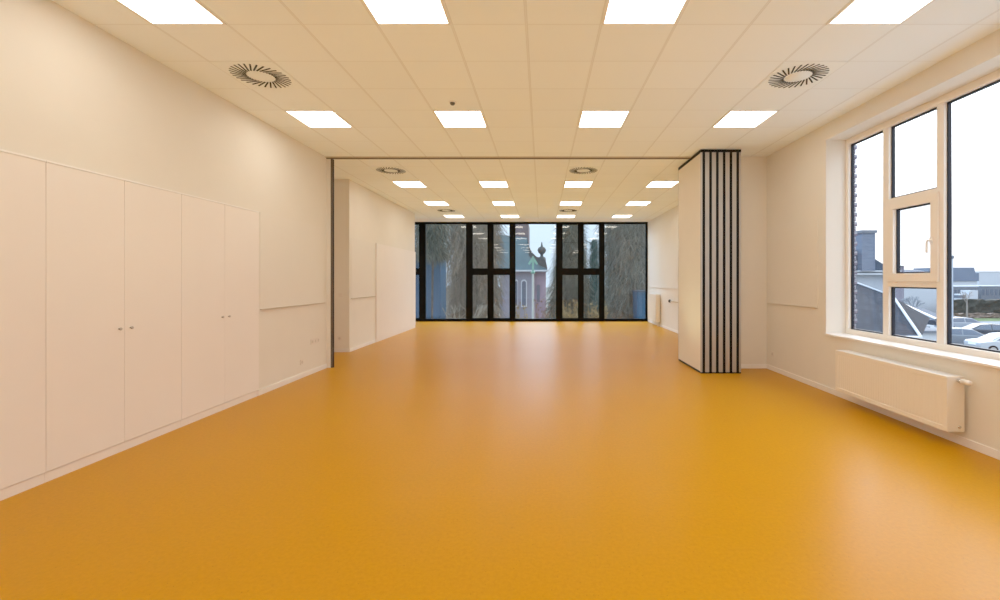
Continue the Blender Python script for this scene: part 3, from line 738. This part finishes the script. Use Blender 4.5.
# old building with blue-green swept roof, corner tower and finial
Y = 36.0
TEAL = mat('verdigris_roof', (.085,.15,.185), .7, noise=.15, scale=1.5); PALE = mat('pale_old_wall', (.18,.18,.225), .85, noise=.12, scale=1)
PINK = mat('pink_old_wall', (.25,.19,.25), .85, noise=.12, scale=1); TOW = mat('tower_brown', (.10,.08,.09), .85, noise=.2, scale=1.5)
DSL = mat('dark_swept_slate', (.04,.05,.055), .8, noise=.25, scale=2)
r = thing('old_building', (at(525,0,Y).x, Y+3, GZ), 'old pale building with swept blue-green roof seen through the central window', 'building')
zE = at(0,270,Y).z
MB().box(at(500,0,Y).x, at(533,0,Y).x, Y, Y+7, GZ, zE).build('wall', PALE, r)
MB().box(at(533,0,Y).x, at(546,0,Y).x, Y+.35, Y+6.6, GZ, zE-.05).build('wall', PINK, r)
cv = [(498,271),(498,235),(527,238),(529,247),(532.5,253),(536.5,256.8),(541,258.5),(545.5,260),(547.5,271)]
MB().prism([(at(a,0,Y).x, at(0,b,Y).z) for a, b in cv], 'y', Y-.35, Y+6.9).build('roof', TEAL, r)
MB().prism([(at(a,0,Y).x, at(0,b,Y).z) for a, b in [(527,236),(529,247),(532.5,253),(536.5,256.8),(541,258.5),(545.5,260),(547.5,269),(541,266),(535,262),(529,256)]], 'y', Y-.45, Y-.36).build('roof_gable', DSL, r)
MB().box(at(498,0,Y).x, at(548.5,0,Y).x, Y-.5, Y-.02, zE-.12, zE).build('cornice', WHT, r)
MB().box(at(512,0,Y).x, at(528,0,Y).x, Y+1, Y+5, zE, at(0,221,Y).z).build('tower', TOW, r)
fx = at(541.8,0,Y).x; fz = at(0,258.5,Y).z
MB().lathe((fx, Y+.5, fz-.1), [(.35,0),(.3,.2),(.12,.3),(.12,.45),(.28,.6),(.36,.8),(.28,1.0),(.1,1.1),(.04,1.45),(0,1.5)], 16).build('finial', DSL, r)
def arch(px0, px1, py0, py1, m, yy):
    a, b = at(px0,py1,Y), at(px1,py0,Y); cx = (a.x+b.x)/2; hw = (b.x-a.x)/2
    pts = [(a.x, a.z), (b.x, a.z)]+[(cx+hw*cos(t), b.z-hw+hw*sin(t)) for t in [pi*i/8 for i in range(9)]]
    return MB().prism(pts, 'y', yy-.06, yy)
fr_ = arch(521,527,279.5,307,None,Y).build('window', WHT, r); arch(522,526,281,305.5,None,Y-.065).build('pane', WG, fr_)
fr_ = arch(536,540.5,283,303,None,Y+.34).build('window', PINK, r); arch(536.8,539.8,284.5,302,None,Y+.275).build('pane', WG, fr_)
fr_ = arch(514.5,518,279.5,307,None,Y).build('window', WHT, r); arch(515,517.5,281,305.5,None,Y-.065).build('pane', WG, fr_)
# green topped standard
VG = mat('green_copper', (.14,.36,.27), .5, noise=.1, scale=5)
Yp = 30; gx = at(533,0,Yp).x
r = thing('green_topped_post', (gx, Yp, GZ), 'tall post topped by a pale green arrow-shaped copper ornament', 'post')
MB().cyl((gx,Yp,GZ), (gx,Yp,at(0,272,Yp).z), .09, .07, 10).build('shaft', mat('pale_post', (.5,.52,.50), .7), r)
zt = at(0,257.5,Yp).z; zb = at(0,272,Yp).z
o = MB(); o.box(gx-.07, gx+.07, Yp-.05, Yp+.05, zb, zt-.1)
o.prism([(gx, zt+.12), (gx-.34, zt-.42), (gx-.24, zt-.5), (gx, zt-.18), (gx+.24, zt-.5), (gx+.34, zt-.42)], 'y', Yp-.06, Yp+.06)
o.lathe((gx, Yp, zb-.12), [(0,0),(.13,.02),(.15,.12),(.08,.2)], 14); o.build('ornament', VG, r)

# grey leafless tree behind the slate roof
rnd = random.Random(8); bx_, by_ = at(914,0,36).x, 36
r = thing('bare_tree', (bx_, by_, GZ), 'grey leafless tree beyond the near slate roof, lower right-window pane', 'tree')
t = MB().cyl((bx_,by_,GZ), (bx_,by_,-1.4), .14, .09, 8)
def br(p, d, L, rr, k):
    e = p+d*L; t.cyl(p, e, rr, rr*.6, 5, False)
    if k:
        for _ in range(4): br(e if _ < 3 else p.lerp(e,.6), (d+Vector((rnd.uniform(-.8,.8), rnd.uniform(-.8,.8), rnd.uniform(-.2,.5)))).normalized(), L*.72, rr*.6, k-1)
br(Vector((bx_,by_,-1.6)), Vector((0,0,1)), .65, .08, 4)
t.build('branches', mat('grey_bark', (.25,.27,.30), .9), r)
rnd = random.Random(18); bx_, by_ = at(967,0,62).x, 62
r = thing('bare_tree', (bx_, by_, GZ), 'small leafless tree in front of the dark hedge past the car park', 'tree')
t = MB().cyl((bx_,by_,GZ), (bx_,by_,-2.2), .12, .08, 8)
br(Vector((bx_,by_,-2.3)), Vector((0,0,1)), .9, .08, 3)
t.build('branches', mat('brown_bark', (.22,.18,.16), .9), r)

# ------------------------------------------------------------------ sky, camera, colour
W = bpy.data.worlds.new('overcast_sky'); SC.world = W; W.use_nodes = True
nt = W.node_tree; N = nt.nodes; L = nt.links; bg = N['Background']
tc = N.new('ShaderNodeTexCoord'); no = N.new('ShaderNodeTexNoise'); no.inputs['Scale'].default_value = 2.2; no.inputs['Detail'].default_value = 5
mp = N.new('ShaderNodeMapping'); mp.inputs['Scale'].default_value = (1,1,3); L.new(tc.outputs['Generated'], mp.inputs[0]); L.new(mp.outputs[0], no.inputs['Vector'])
sp = N.new('ShaderNodeSeparateXYZ'); L.new(tc.outputs['Generated'], sp.inputs[0])
mr = N.new('ShaderNodeMapRange'); mr.inputs['From Min'].default_value = .1; mr.inputs['From Max'].default_value = .6; L.new(sp.outputs[0], mr.inputs['Value'])
mx = N.new('ShaderNodeMix'); mx.data_type = 'RGBA'; mx.inputs['A'].default_value = (.74,.95,1.2,1); mx.inputs['B'].default_value = (1.25,1.27,1.32,1); L.new(mr.outputs[0], mx.inputs['Factor'])
cr = N.new('ShaderNodeMapRange'); cr.inputs['From Min'].default_value = .35; cr.inputs['From Max'].default_value = .65; cr.inputs['To Min'].default_value = .97; cr.inputs['To Max'].default_value = 1.06
L.new(no.outputs['Fac'], cr.inputs['Value'])
# overcast sky: the zenith several times brighter than the horizon
ze = N.new('ShaderNodeMapRange'); ze.interpolation_type = 'SMOOTHSTEP'; ze.inputs['From Min'].default_value = .14; ze.inputs['From Max'].default_value = .6; ze.inputs['To Min'].default_value = 1; ze.inputs['To Max'].default_value = 2.5
L.new(sp.outputs[2], ze.inputs['Value']); mm = N.new('ShaderNodeMath'); mm.operation = 'MULTIPLY'; L.new(cr.outputs[0], mm.inputs[0]); L.new(ze.outputs[0], mm.inputs[1])
L.new(mx.outputs['Result'], bg.inputs['Color']); # and the north side, which the far windows face, brighter still above the treetops
ny = N.new('ShaderNodeMapRange'); ny.interpolation_type = 'SMOOTHSTEP'; ny.inputs['From Min'].default_value = .3; ny.inputs['From Max'].default_value = .8; L.new(sp.outputs[1], ny.inputs['Value'])
el = N.new('ShaderNodeMapRange'); el.inputs['From Min'].default_value = .12; el.inputs['From Max'].default_value = .3; L.new(sp.outputs[2], el.inputs['Value'])
pr = N.new('ShaderNodeMath'); pr.operation = 'MULTIPLY'; L.new(ny.outputs[0], pr.inputs[0]); L.new(el.outputs[0], pr.inputs[1])
p2 = N.new('ShaderNodeMath'); p2.operation = 'MULTIPLY_ADD'; L.new(pr.outputs[0], p2.inputs[0]); p2.inputs[1].default_value = 2.4; p2.inputs[2].default_value = 1
p3 = N.new('ShaderNodeMath'); p3.operation = 'MULTIPLY'; L.new(p2.outputs[0], p3.inputs[0]); L.new(mm.outputs[0], p3.inputs[1]); L.new(p3.outputs[0], bg.inputs['Strength'])
for nm in ('slate_tiles','slate_plain','brick_grey_pink','render_cream','white_cladding','grey_facade','render_pale','chimney_brick','verdigris_roof','pale_old_wall','pink_old_wall','tower_brown','dark_swept_slate','blue_cladding','bark','asphalt_pale','car_park_asphalt','grass','ground_earth','hedge_leaves','hedge_brown','blue_grey_cladding','pale_bounce_ground'):
    bpy.data.materials[nm].node_tree.nodes['Principled BSDF'].inputs['Specular IOR Level'].default_value = .08

# added upward fill spots, no such lamps in the room, to brighten the ceiling
for k, (x, y, p) in enumerate(((-1.7,.6,27),(1.7,.6,25),(-1.7,3.9,28),(1.7,3.9,25),(-1.7,7.2,30),(1.7,7.2,26),(-1.8,10.5,30),(1.7,10.5,28),(-1.8,13.5,26),(1.7,13.5,25))):
    li = bpy.data.lights.new('ceiling_fill', 'SPOT'); li.energy = p; li.color = (.94,1,.58); li.spot_size = R(135); li.spot_blend = 1; li.shadow_soft_size = 0
    lo = bpy.data.objects.new('ceiling_fill', li); COL.objects.link(lo); lo.location = (x, y, .03); lo.rotation_euler = (R(180), 0, 0)

cam = bpy.data.cameras.new('camera'); co = bpy.data.objects.new('camera', cam); COL.objects.link(co)
co.location = (0, 0, 1.467); co.rotation_euler = (R(90), 0, 0)
cam.sensor_width = 36; cam.sensor_fit = 'HORIZONTAL'; cam.lens = 16.0; cam.shift_x = -.0419; cam.shift_y = -.020; cam.clip_end = 800; cam.clip_start = .05
SC.camera = co
SC.view_settings.view_transform = 'Standard'; SC.view_settings.look = 'None'; SC.view_settings.exposure = .23; SC.view_settings.gamma = 1.27
SC.cycles.max_bounces = 16; SC.cycles.diffuse_bounces = 10; SC.cycles.transparent_max_bounces = 16
